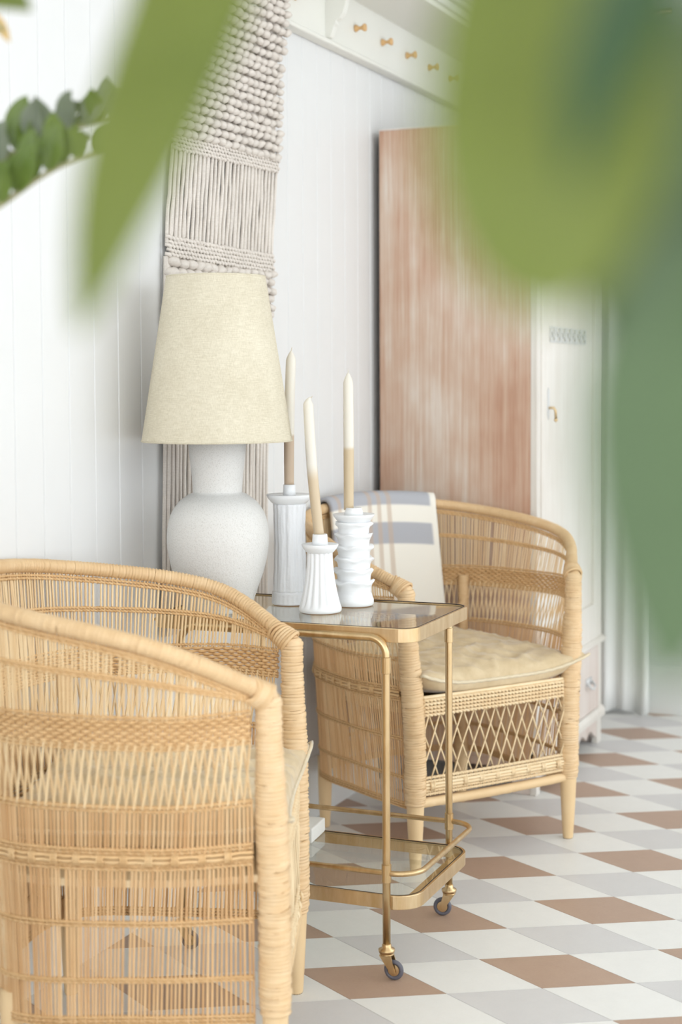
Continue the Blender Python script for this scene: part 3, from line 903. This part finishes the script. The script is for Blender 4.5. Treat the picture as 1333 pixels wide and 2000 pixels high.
for sgn in (-1, 1):
    y = sgn*HW
    path = [Vector((0, y, .062)), Vector((0, y, .25)), Vector((0, y, .45)), Vector((0, y, .644))]
    r0 = .034
    arcp = [Vector((-r0+r0*cos(a), y, .648+r0*sin(a))) for a in [pi/2*k/10 for k in range(1, 11)]]
    arc2 = [Vector((LX+r0-r0*cos(a), y, .648+r0*sin(a))) for a in [pi/2*(10-k)/10 for k in range(0, 11)]]
    b = MB(); b.tube(path+arcp+arc2+[Vector((LX, y, .45)), Vector((LX, y, .25)), Vector((LX, y, .062))], .0080, 14)
    b.build('frame_hoop', M_brass, tr, smooth=True)
    for x in (0, LX):
        for z0, z1 in ((.195, .232), (.612, .645)):
            b = MB(); b.lathe([(.0080, z0), (.0098, z0+.001), (.0098, z1-.001), (.0080, z1)], 16, (x, y, 0)); b.build('collar', M_brass, tr)
        cs = MB()
        cs.lathe([(.006, .052), (.0155, .054), (.0165, .058), (.0165, .061), (.0095, .064), (.0095, .070), (.008, .072)], 18, (x, y, 0))
        cs.lathe([(.004, .048), (.014, .0495), (.014, .0525), (.004, .0535)], 18, (x, y, 0))
        ca = cs.build('caster_mount', M_brass, tr, smooth=True)
        dx, dy = .016, -.004*1.0
        th = radians(2 if sgn < 0 else 188); d = Vector((cos(th), sin(th), 0)); sd = Vector((-d.y, d.x, 0))
        wc = Vector((x, y, .0205))+d*.015
        fk = MB()
        for s2 in (-1, 1):
            base = Vector((x, y, .049))+sd*(.0095*s2)
            P = [base-d*.012, base+d*.012, wc+sd*(.0095*s2)+d*.006+Vector((0, 0, -.004)), wc+sd*(.0095*s2)-d*.004+Vector((0, 0, -.005))]
            n0 = len(fk.v)
            fk.v += [tuple(p+sd*.0012) for p in P]+[tuple(p-sd*.0012) for p in P]
            fk.f += [(n0, n0+1, n0+2, n0+3), (n0+7, n0+6, n0+5, n0+4)]+[(n0+i, n0+4+i, n0+4+(i+1) % 4, n0+(i+1) % 4) for i in range(4)]
        n0 = len(fk.v); P = [Vector((x, y, .049))+d*a+sd*c for a, c in ((-.012, -.0105), (.012, -.0105), (.012, .0105), (-.012, .0105))]
        fk.v += [tuple(p) for p in P]+[tuple(p+Vector((0, 0, .002))) for p in P]
        fk.f += [(n0, n0+1, n0+2, n0+3), (n0+4, n0+5, n0+6, n0+7)]+[(n0+i, n0+(i+1) % 4, n0+4+(i+1) % 4, n0+4+i) for i in range(4)]
        fk.tube([wc-sd*.011, wc+sd*.011], .0035, 8)
        fk.build('caster_fork', M_brass, ca)
        wh = MB(); ring = []
        ring = [wc+(d*cos(2*pi*k/28)+Vector((0, 0, 1))*sin(2*pi*k/28))*.0158 for k in range(28)]
        wh.tube(ring, .0047, 8, closed=True); wh.build('caster_tyre', M_tyre, ca, smooth=True)
        hb = MB()
        for s2 in (-1, 1):
            n0 = len(hb.v); hb.v += [tuple(wc+sd*(.0045*s2))]+[tuple(wc+sd*(.0035*s2)+(d*cos(2*pi*k/20)+Vector((0, 0, 1))*sin(2*pi*k/20))*.0118) for k in range(20)]
            hb.f += [(n0, n0+1+k, n0+1+(k+1) % 20) for k in range(20)]
        hb.build('caster_hub', M_brass, ca)
b = MB(); b.tube([(x, y, .2135) for x, y in rrect(-.54, .062, -HW, HW, .055)], .0058, 10, closed=True); b.build('gallery_rail', M_brass, tr, smooth=True)

# things on the trolley
lp = thing('table_lamp', 'off-white speckled stone table lamp with a tall cream linen shade', 'lamp', (.174, 2.930, .6975))
def spline_prof(keys, n=6): return [(max(0, p.x), p.z) for p in crom([(r, 0, z) for r, z in keys], n)]
b = MB(); b.lathe([(0, 0), (.066, 0), (.070, .004)]+spline_prof([(.070, .006), (.083, .045), (.100, .095), (.109, .150), (.103, .200), (.085, .232), (.062, .250)], 5)+spline_prof([(.0525, .2535), (.0535, .275), (.0575, .315), (.061, .350), (.061, .366), (.054, .372)], 4)+[(.02, .373), (0, .373)], 48)
b.build('lamp_base', M_lampstone, lp, smooth=True)
b = MB(); b.lathe([(.02, .37), (.02, .41), (.012, .412), (.012, .47), (.014, .472), (.014, .49), (0, .491)], 16); b.build('lamp_socket', M_brass, lp, smooth=True)
b = MB(); n = 72; prof = [(.1595, .3625), (.1605, .3625), (.1050, .712), (.1040, .712), (.1595, .3625)]
b.lathe(prof, n); sh_ = b.build('lamp_shade', M_shade, lp, smooth=False)
for p in sh_.data.polygons: p.use_smooth = True
md = sh_.modifiers.new('edges', 'EDGE_SPLIT'); md.split_angle = radians(50)
b = MB()
b.tube([(.1602*cos(2*pi*k/72), .1602*sin(2*pi*k/72), .3645) for k in range(72)], .0016, 6, closed=True)
b.tube([(.1047*cos(2*pi*k/72), .1047*sin(2*pi*k/72), .711) for k in range(72)], .0016, 6, closed=True)
b.build('shade_hem', M_shade, sh_, smooth=True)
b = MB()
for k in range(3):
    a = 2*pi*k/3; b.tube([(.012*cos(a), .012*sin(a), .70), (.104*cos(a), .104*sin(a), .70)], .0016, 6)
b.tube([(0, 0, .48), (0, 0, .702)], .003, 8)
b.build('shade_spider', M_brass, lp, smooth=True)

def candlestick(loc, parts, label):
    root = thing('candlestick', label, 'candlestick', loc, group='white ceramic candlesticks')
    for name, prof, n, mod, mt in parts:
        b = MB(); b.lathe(prof, n, mod=mod); b.build(name, mt, root, smooth=True)
    return root
ZT = .6975
def flute(k, d, z0, z1, ph=0):
    def f(r, z, th):
        m = smoothstep(z0, z0+.012, z)*(1-smoothstep(z1-.012, z1, z))
        q = abs(sin(k*th/2+ph)); return r*(1-d*m*(1-q)**1.3), z
    return f
def rough_flute(k, d, z0, z1):
    def f(r, z, th):
        m = smoothstep(z0, z0+.01, z)*(1-smoothstep(z1-.01, z1, z))
        q = abs(sin(k*th/2)); nz = noise.noise(Vector((cos(th)*9, sin(th)*9, z*40)))
        nz2 = noise.noise(Vector((th*22, 3.1, z*14)))
        return r*(1-d*m*(1-q)**2+m*(.04*nz+.045*nz2)), z
    return f
def foot_flute(k, d, z0, z1):
    def f(r, z, th):
        m = smoothstep(z0, z0+.004, z)*(1-smoothstep(z1-.004, z1, z)); return r*(1-d*m*(1-abs(sin(k*th/2)))), z
    return f
def zl(a, c, n): return [a+(c-a)*i/n for i in range(n+1)]
bodyA = [(.0355+.0025*((z-.03)/.19-.5)**2*4 - .002*(z/.24), z) for z in zl(.028, .222, 36)]
candlestick((.273, 3.078, ZT), [
    ('foot', [(0, .0012), (.038, .0012), (.0412, .004)]+[(.0412-.0022*(z/.03), z) for z in zl(.005, .028, 6)]+[(.036, .031)], 80, foot_flute(24, .06, .002, .024), M_ceramic_raw),
    ('body', bodyA, 96, rough_flute(9, .10, .026, .225), M_ceramic_raw),
    ('drip_dish', [(.033, .220), (.040, .225), (.047, .233), (.0505, .2405), (.0495, .2425), (.043, .240), (.016, .238), (.0145, .240)], 48, None, M_ceramic),
    ('candle_cup', [(.0145, .236), (.0138, .250), (.0132, .263), (.0122, .264), (.0115, .262), (0, .258)], 32, None, M_ceramic),
    ('clay_foot_ring', [(0, 0), (.0365, 0), (.0365, .0013), (0, .0013)], 40, None, M_clay)],
    'tallest white candlestick, rough fluted column with a wide dish, left of the three')
candlestick((.384, 2.994, ZT), [
    ('body', [(0, .0012), (.043, .0012), (.0455, .004), (.0455, .010)]+[(.0272+.0175*max(0, 1-(z-.012)/.118)**1.9, z) for z in zl(.013, .13, 22)], 112, flute(15, .14, .010, .140), M_ceramic),
    ('drip_dish', [(.026, .126), (.030, .129), (.0365, .137), (.0392, .144), (.0385, .1455), (.034, .1435), (.018, .1425), (.0165, .144)], 48, None, M_ceramic),
    ('candle_cup', [(.0175, .141), (.0165, .152), (.0155, .1655), (.0142, .1665), (.0118, .164), (0, .160)], 32, None, M_ceramic),
    ('clay_foot_ring', [(0, 0), (.0405, 0), (.0405, .0013), (0, .0013)], 40, None, M_clay)],
    'shortest white candlestick, smooth fluted and flared, in front of the other two')
profC = [(0, .0012), (.040, .0012), (.0432, .004), (.043, .014), (.0385, .026)]
z = .030
for k in range(6):
    h = .0255; rb = .0365-.0008*k; ro = .0438-.0005*k
    for u in (0, .2, .4, .6, .75, .86, .94, 1.0):
        bulge = rb+(.0012*sin(pi*u)); lip = (ro-rb)*smoothstep(.45, .93, u)*(1 if u < .99 else .75)
        profC.append((bulge+lip, z+h*u))
    z += h
profC += [(.034, z+.001)]
def wavy(r, z, th):
    if z < .02 or z > .186: return r, z
    k = int((z-.03)/.0255); w_ = smoothstep(.037, .0425, r)
    return r*(1+.035*w_*sin(5*th+k*2.3)+.012*w_*sin(11*th+k)+.006*noise.noise(Vector((cos(th)*4, sin(th)*4, z*60)))), z+w_*(.0022*sin(4*th+k*1.7)+.0016*sin(7*th+k*3.1))
candlestick((.412, 3.112, ZT), [
    ('body', profC, 96, wavy, M_ceramic),
    ('drip_dish', [(.031, .182), (.037, .186), (.043, .194), (.0458, .1985), (.0452, .2005), (.041, .199), (.021, .1975), (.019, .199)], 48, None, M_ceramic),
    ('candle_cup', [(.0215, .196), (.0195, .206), (.0172, .2135), (.0158, .2145), (.0118, .212), (0, .208)], 32, None, M_ceramic),
    ('clay_foot_ring', [(0, 0), (.0385, 0), (.0385, .0013), (0, .0013)], 40, None, M_clay)],
    'white candlestick stacked of wavy-edged discs, right of the three')
def candle_mat(name, zsplit, soft, lowc):
    m, nt, b = nm(name)
    tc = N(nt, 'ShaderNodeTexCoord'); sp = N(nt, 'ShaderNodeSeparateXYZ'); nt.links.new(tc.outputs['Object'], sp.inputs[0])
    mr = N(nt, 'ShaderNodeMapRange', interpolation_type='SMOOTHSTEP'); mr.inputs[1].default_value = zsplit-soft; mr.inputs[2].default_value = zsplit+soft
    nt.links.new(sp.outputs[2], mr.inputs[0])
    c = mixc(nt, mr.outputs[0], lin(lowc), lin((226,220,208)))
    nt.links.new(c, b.inputs['Base Color']); b.inputs['Roughness'].default_value = .38
    b.inputs['Subsurface Weight'].default_value = .15; b.inputs['Subsurface Radius'].default_value = (.01, .008, .006)
    return m
def candle(base, top, bend, mat, label, wick, hook=False):
    root = thing('candle', label, 'candle', base, group='two-tone taper candles')
    v_ = Vector(top)-Vector(base); L = v_.length; P = []; R_ = []
    for i in range(25):
        u = i/24; p = v_*u+Vector((bend*sin(pi*u), 0, 0)); P.append(p); R_.append(.0107+.0012*sin(u*3.0)*.6)
    tip = P[-1]; dirn = (P[-1]-P[-2]).normalized()
    for k, (d, r) in enumerate(((.006, .0095), (.013, .0065), (.019, .0032), (.022, .0014))):
        off = Vector((.006*(k/3)**1.5, .002*k/3, 0)) if hook else Vector((0, 0, 0))
        P.append(tip+dirn*d*(.72 if hook else 1)+off); R_.append(r)
    b = MB(); b.tube(P, R_, 20); b.build('wax_body', mat, root, smooth=True)
    e = P[-1]; b = MB(); b.tube([e-dirn*.002, e+Vector(wick)*.6, e+Vector(wick)], .0009, 6); b.build('wick', M_wick, root, smooth=True)
M_wick = plain('waxed_wick', (216,208,192), .8)
candle((.2725, 3.078, .9575), (.2785, 3.078, 1.232), -.002, candle_mat('candle_wax_tan', .112, .004, (196,174,150)), 'taper candle, cream above tan, in the tallest candlestick beside the lamp shade', (.002, 0, .007))
candle((.3825, 2.994, .8585), (.3585, 2.994, 1.137), -.0035, candle_mat('candle_wax_sand', .135, .02, (206,186,156)), 'leaning taper candle, cream fading to tan, in the shortest candlestick', (.004, 0, .003), True)
candle((.4, 3.112, .9065), (.4, 3.112, 1.183), .0005, candle_mat('candle_wax_straw', .135, .006, (204,184,152)), 'upright taper candle, cream above straw, in the wavy candlestick', (.0, 0, .007))
b = MB(); b.box(-.075, .075, -.05, .05, 0, .032)
o = b.build('stone_block', ceramic('pale_stone', (226,224,218), .7, 60, .3), bevel=.003); tag(o, 'pale grey stone block lying on the lower glass shelf of the trolley', 'block')
o.location = (.235, 3.135, .1628); o.rotation_euler = (0, 0, .12)

# ------------------------------------------------------------------ plants close to the lens
def leaf_mat(name, c0, c1, trans, rough=.35):
    m = bpy.data.materials.new(name); m.use_nodes = True; nt = m.node_tree; b = nt.nodes['Principled BSDF']; out = nt.nodes['Material Output']
    f = noise_tex(nt, 14, 3); c = ramp(nt, f, [(.3, c0), (.7, c1)])
    nt.links.new(c, b.inputs['Base Color']); b.inputs['Roughness'].default_value = rough; b.inputs['Specular IOR Level'].default_value = .4
    t = N(nt, 'ShaderNodeBsdfTranslucent'); t.inputs[0].default_value = lin(trans); mx = N(nt, 'ShaderNodeMixShader'); mx.inputs[0].default_value = .4
    nt.links.new(b.outputs[0], mx.inputs[1]); nt.links.new(t.outputs[0], mx.inputs[2]); nt.links.new(mx.outputs[0], out.inputs[0])
    return m
M_leaf = leaf_mat('olive_leaf', (104,116,48), (122,132,62), (142,154,74))
M_leaf_shade = leaf_mat('shade_dark_leaf', (50,78,44), (66,94,54), (76,108,60))
M_leafm = leaf_mat('mid_green_leaf', (92,112,78), (106,126,88), (116,140,90))
M_zz = leaf_mat('glossy_zz_leaf', (92,114,54), (122,138,76), (180,196,96), .2)
M_zz2 = leaf_mat('silvery_zz_leaf', (128,136,118), (160,166,148), (170,182,130), .18)
M_stem = plain('green_brown_stem', (142,138,100), .5)
M_pot = ceramic('white_plant_pot', (228,226,222), .5, 30, .2)
M_soil = plain('dark_soil', (70,54,42), .95)
def leaf(b, pts, hw, nrm, fold=.25, n=8):
    """midrib points, half width function(u), face normal; a folded, curved blade"""
    path, L = resample(crom(pts, 8), .006 if False else max(.002, 0.02*sum((Vector(a)-Vector(c)).length for a, c in zip(pts[:-1], pts[1:]))))
    P = []; m = len(path)
    for i, p in enumerate(path):
        t = (path[min(i+1, m-1)]-path[max(i-1, 0)]).normalized(); nn = Vector(nrm); nn = (nn-t*nn.dot(t)).normalized(); sd = t.cross(nn)
        h = hw(i/(m-1)); row = []
        for j in range(-n, n+1):
            q = j/n; row.append(p+sd*(h*q)+nn*(fold*h*abs(q)**1.5))
        P.append(row)
    b.grid(P); return path
vw = -fw
pl = thing('broadleaf_plant', 'broad-leaved green houseplant, blurred leaves hanging close to the lens', 'plant', (1.95, .62, 0))
PP = Matrix.Translation((-1.95, -.62, 0))
def PB(b, name, mat, solid=.0006):
    o = b.build(name, mat, pl, smooth=True, solid=solid); o.matrix_parent_inverse = PP; return o
b = MB(); b.lathe([(0, 0), (.13, 0), (.15, .02), (.18, .30), (.185, .32), (.172, .32), (.165, .29), (0, .285)], 32, (1.95, .62, 0)); PB(b, 'pot', M_pot, 0)
b = MB(); b.lathe([(0, .288), (.166, .288), (.166, .292), (0, .294)], 24, (1.95, .62, 0)); PB(b, 'soil', M_soil, 0)
stemp = crom([(1.95, .62, .28), (1.93, .63, .7), (1.90, .61, 1.1), (1.86, .60, 1.42), (1.83, .60, 1.62)], 8)
b = MB(); b.tube(stemp, [.014-.008*i/(len(stemp)-1) for i in range(len(stemp))], 10); PB(b, 'main_stem', M_stem, 0)
def taper(wmax, peak=.45):
    def f(u):
        if u < peak: return wmax*sin(pi/2*(u/peak))**.7
        return wmax*cos(pi/2*((u-peak)/(1-peak)))**.85
    return f
LL0 = [(1.3993, .6773, 1.4715), (1.3983, .6522, 1.4213), (1.3983, .6157, 1.3549), (1.3919, .6, 1.319), (1.3858, .5845, 1.284), (1.3812, .5696, 1.2501), (1.3760, .5540, 1.2050)]
CP = cam.matrix_world.translation
LL = [CP+(Vector(p)-CP)*.80 for p in LL0]
def blade(u): return .0205*(sin(pi/2*min(1, u/.4))**.7 if u < .4 else max(0, 1-((u-.4)/.6)**2.3)**.85)
b = MB(); leaf(b, LL, blade, vw, .22); PB(b, 'leaf', M_leaf)
b = MB(); b.tube(crom([(1.83, .60, 1.60), (1.70, .64, 1.64), (1.56, .64, 1.56), tuple(LL[0])], 6), .0028, 8); PB(b, 'petiole', M_stem, 0)
L1 = [(1.6426, .4038, 1.3266), (1.6373, .3835, 1.2986), (1.6364, .3655, 1.2759), (1.6372, .3538, 1.2558), (1.6392, .3426, 1.2366), (1.6409, .337, 1.22), (1.6445, .3300, 1.1995)]
def wide(u): return .0290*(sin(pi/2*min(1, u/.45))**.8 if u < .6 else 1)*(1 if u < .6 else sqrt(max(0, 1-((u-.6)/.4)**2.0)))
b = MB(); leaf(b, L1, wide, (vw+Vector((-.3, .1, .1))).normalized(), .12); PB(b, 'leaf', M_leaf)
b = MB(); b.tube(crom([(1.83, .60, 1.60), (1.78, .52, 1.52), (1.69, .43, 1.42), (1.6426, .4038, 1.3266)], 6), .002, 8); PB(b, 'petiole', M_stem, 0)
L4 = [(1.6766, .3944, 1.2857), (1.6687, .3842, 1.2622), (1.6621, .3747, 1.2406), (1.6557, .3653, 1.2207), (1.6506, .3567, 1.2037), (1.6496, .3536, 1.1954)]
b = MB(); leaf(b, L4, lambda u: .0150*sin(pi*min(1, u*.93+.05))**.55, (vw+Vector((.2, 0, .2))).normalized(), .2); PB(b, 'leaf', M_leafm)
L2 = [(1.6697, .371, 1.3029), (1.6600, .3449, 1.2752), (1.6535, .3308, 1.2553), (1.6515, .3234, 1.2404), (1.6520, .3165, 1.2259)]
b = MB(); leaf(b, L2, taper(.0105, .5), (vw+Vector((.5, 0, -.2))).normalized(), .3); PB(b, 'leaf', M_leaf_shade)  # added dark leaf; its colour stands in for deep shade between the leaves
L3 = [(1.6696, .377, 1.2235), (1.6664, .3634, 1.2024), (1.6655, .3566, 1.1835), (1.6658, .35, 1.1617), (1.6666, .3438, 1.1417), (1.6672, .3378, 1.1185)]
b = MB(); leaf(b, L3, lambda u: .0245*sin(pi*min(1, u*.92+.06))**.75, (vw+Vector((.25, 0, .1))).normalized(), .2); PB(b, 'leaf', M_leafm)
b = MB(); b.tube(crom([(1.86, .60, 1.42), (1.76, .50, 1.33), (1.6763, .4149, 1.2633), (1.6682, .388, 1.237), (1.6581, .3715, 1.2151), (1.651, .3624, 1.2057)], 6), .0032, 8)
b.tube(crom([(1.6682, .388, 1.237), (1.671, .384, 1.230), (1.6696, .377, 1.2235)], 4), .0018, 8)
PB(b, 'petiole', M_stem, 0)
b = MB(); b.tube(crom([(1.85, .60, 1.5), (1.78, .50, 1.44), (1.70, .40, 1.36), (1.6707, .371, 1.3029)], 6), .002, 8); PB(b, 'petiole', M_stem, 0)

st = thing('plant_stand', 'tall white pedestal holding the leafy plant, out of frame at left', 'stand', (.33, 1.38, 0))
b = MB(); b.box(-.13, .13, -.13, .13, 0, .03); b.box(-.10, .10, -.10, .10, .03, .70); b.box(-.14, .14, -.14, .14, .70, .73); b.build('pedestal', M_trim, st, bevel=.004)
zz = thing('zz_plant', 'glossy dark green plant whose leafy stems reach in from the left edge', 'plant', (.33, 1.38, .73))
ZP = Matrix.Translation((-.33, -1.38, -.73))
def ZB_(b, name, mat, solid=0):
    o = b.build(name, mat, zz, smooth=True, solid=solid); o.matrix_parent_inverse = ZP; return o
b = MB(); b.lathe([(0, 0), (.075, 0), (.085, .01), (.105, .19), (.108, .20), (.098, .20), (.094, .175), (0, .172)], 28, (.33, 1.38, .73)); ZB_(b, 'pot', M_pot)
b = MB(); b.lathe([(0, .173), (.094, .173), (.094, .178), (0, .180)], 20, (.33, 1.38, .73)); ZB_(b, 'soil', M_soil)
Z1 = [(.33, 1.38, .90), (.37, 1.39, 1.10), (.46, 1.42, 1.265), (.5449, 1.4552, 1.3331), (.6095, 1.4852, 1.3653), (.6525, 1.5054, 1.3917), (.6896, 1.5344, 1.4253), (.7219, 1.5606, 1.4474), (.7549, 1.5978, 1.4651)]
Z2 = [(.33, 1.38, .90), (.36, 1.42, 1.10), (.44, 1.47, 1.24), (.5058, 1.502, 1.3013), (.5661, 1.533, 1.3866), (.6156, 1.558, 1.4474), (.66, 1.5788, 1.4747), (.7046, 1.5993, 1.4928), (.7437, 1.6169, 1.5048)]
for Z, s0 in ((Z1, 0), (Z2, 1)):
    pth = crom(Z, 10); b = MB(); b.tube(pth, [.0065-.0045*i/(len(pth)-1) for i in range(len(pth))], 8); ZB_(b, 'stem', M_stem)
    rnd = random.Random(5+s0)
    for k in range(26, len(pth)-1, 4):
        p = pth[k]; t = (pth[k+1]-pth[k-1]).normalized()
        for sg in (-1, 1):
            upv = Vector((0, 0, 1)); upv = (upv-t*upv.dot(t)).normalized(); sdv = t.cross(upv)
            d = (t*.55+upv*(.85 if sg > 0 else (.75 if s0 == 0 else .35))+sdv*(sg*.45)+Vector((rnd.uniform(-.4, .4), rnd.uniform(-.4, .4), rnd.uniform(-.35, .35)))).normalized()
            L = rnd.uniform(.05, .074)*(1-.25*(k/len(pth))**4); q = d.cross(sdv).normalized()
            nr_ = (sdv*(.8*sg)+vw*.5+upv*.4).normalized()
            b = MB(); leaf(b, [p, p+d*L*.35+upv*.003, p+d*L*.7+upv*.003, p+d*L-upv*.002], taper(L*.25, .5), nr_, .3, 4); ZB_(b, 'leaflet', M_zz2 if (s0 == 1 and rnd.random() < .6) else M_zz, .0006)
# a drooping leaf of the same plant at the top left corner
b = MB(); leaf(b, [(.9382, .9822, 1.5283), (.9893, 1.0029, 1.5004), (1.0185, 1.0146, 1.4838), (1.0339, 1.0207, 1.4719)], taper(.022, .5), vw, .2); ZB_(b, 'leaf', M_leaf, .0006)
b = MB(); b.tube(crom([(.33, 1.38, .90), (.42, 1.25, 1.30), (.68, 1.02, 1.54), (.86, .965, 1.555), (.9382, .9822, 1.5283)], 8), .003, 8); ZB_(b, 'stem', M_stem)
b = MB(); b.tube(crom([(.33, 1.38, .90), (.38, 1.375, 1.25), (.48, 1.40, 1.52), (.58, 1.44, 1.625), (.65, 1.465, 1.61), (.6835, 1.4749, 1.581)], 8), [.005-.0022*i/40 for i in range(41)], 8); ZB_(b, 'stem', M_stem)
b = MB(); leaf(b, [(.640, 1.462, 1.613), (.662, 1.468, 1.598), (.678, 1.473, 1.584), (.690, 1.477, 1.568)], taper(.011, .5), (vw+Vector((.3, .2, .6))).normalized(), .45, 4); ZB_(b, 'dried_leaf', plain('dried_tan_leaf', (196,166,112), .6), .0006)
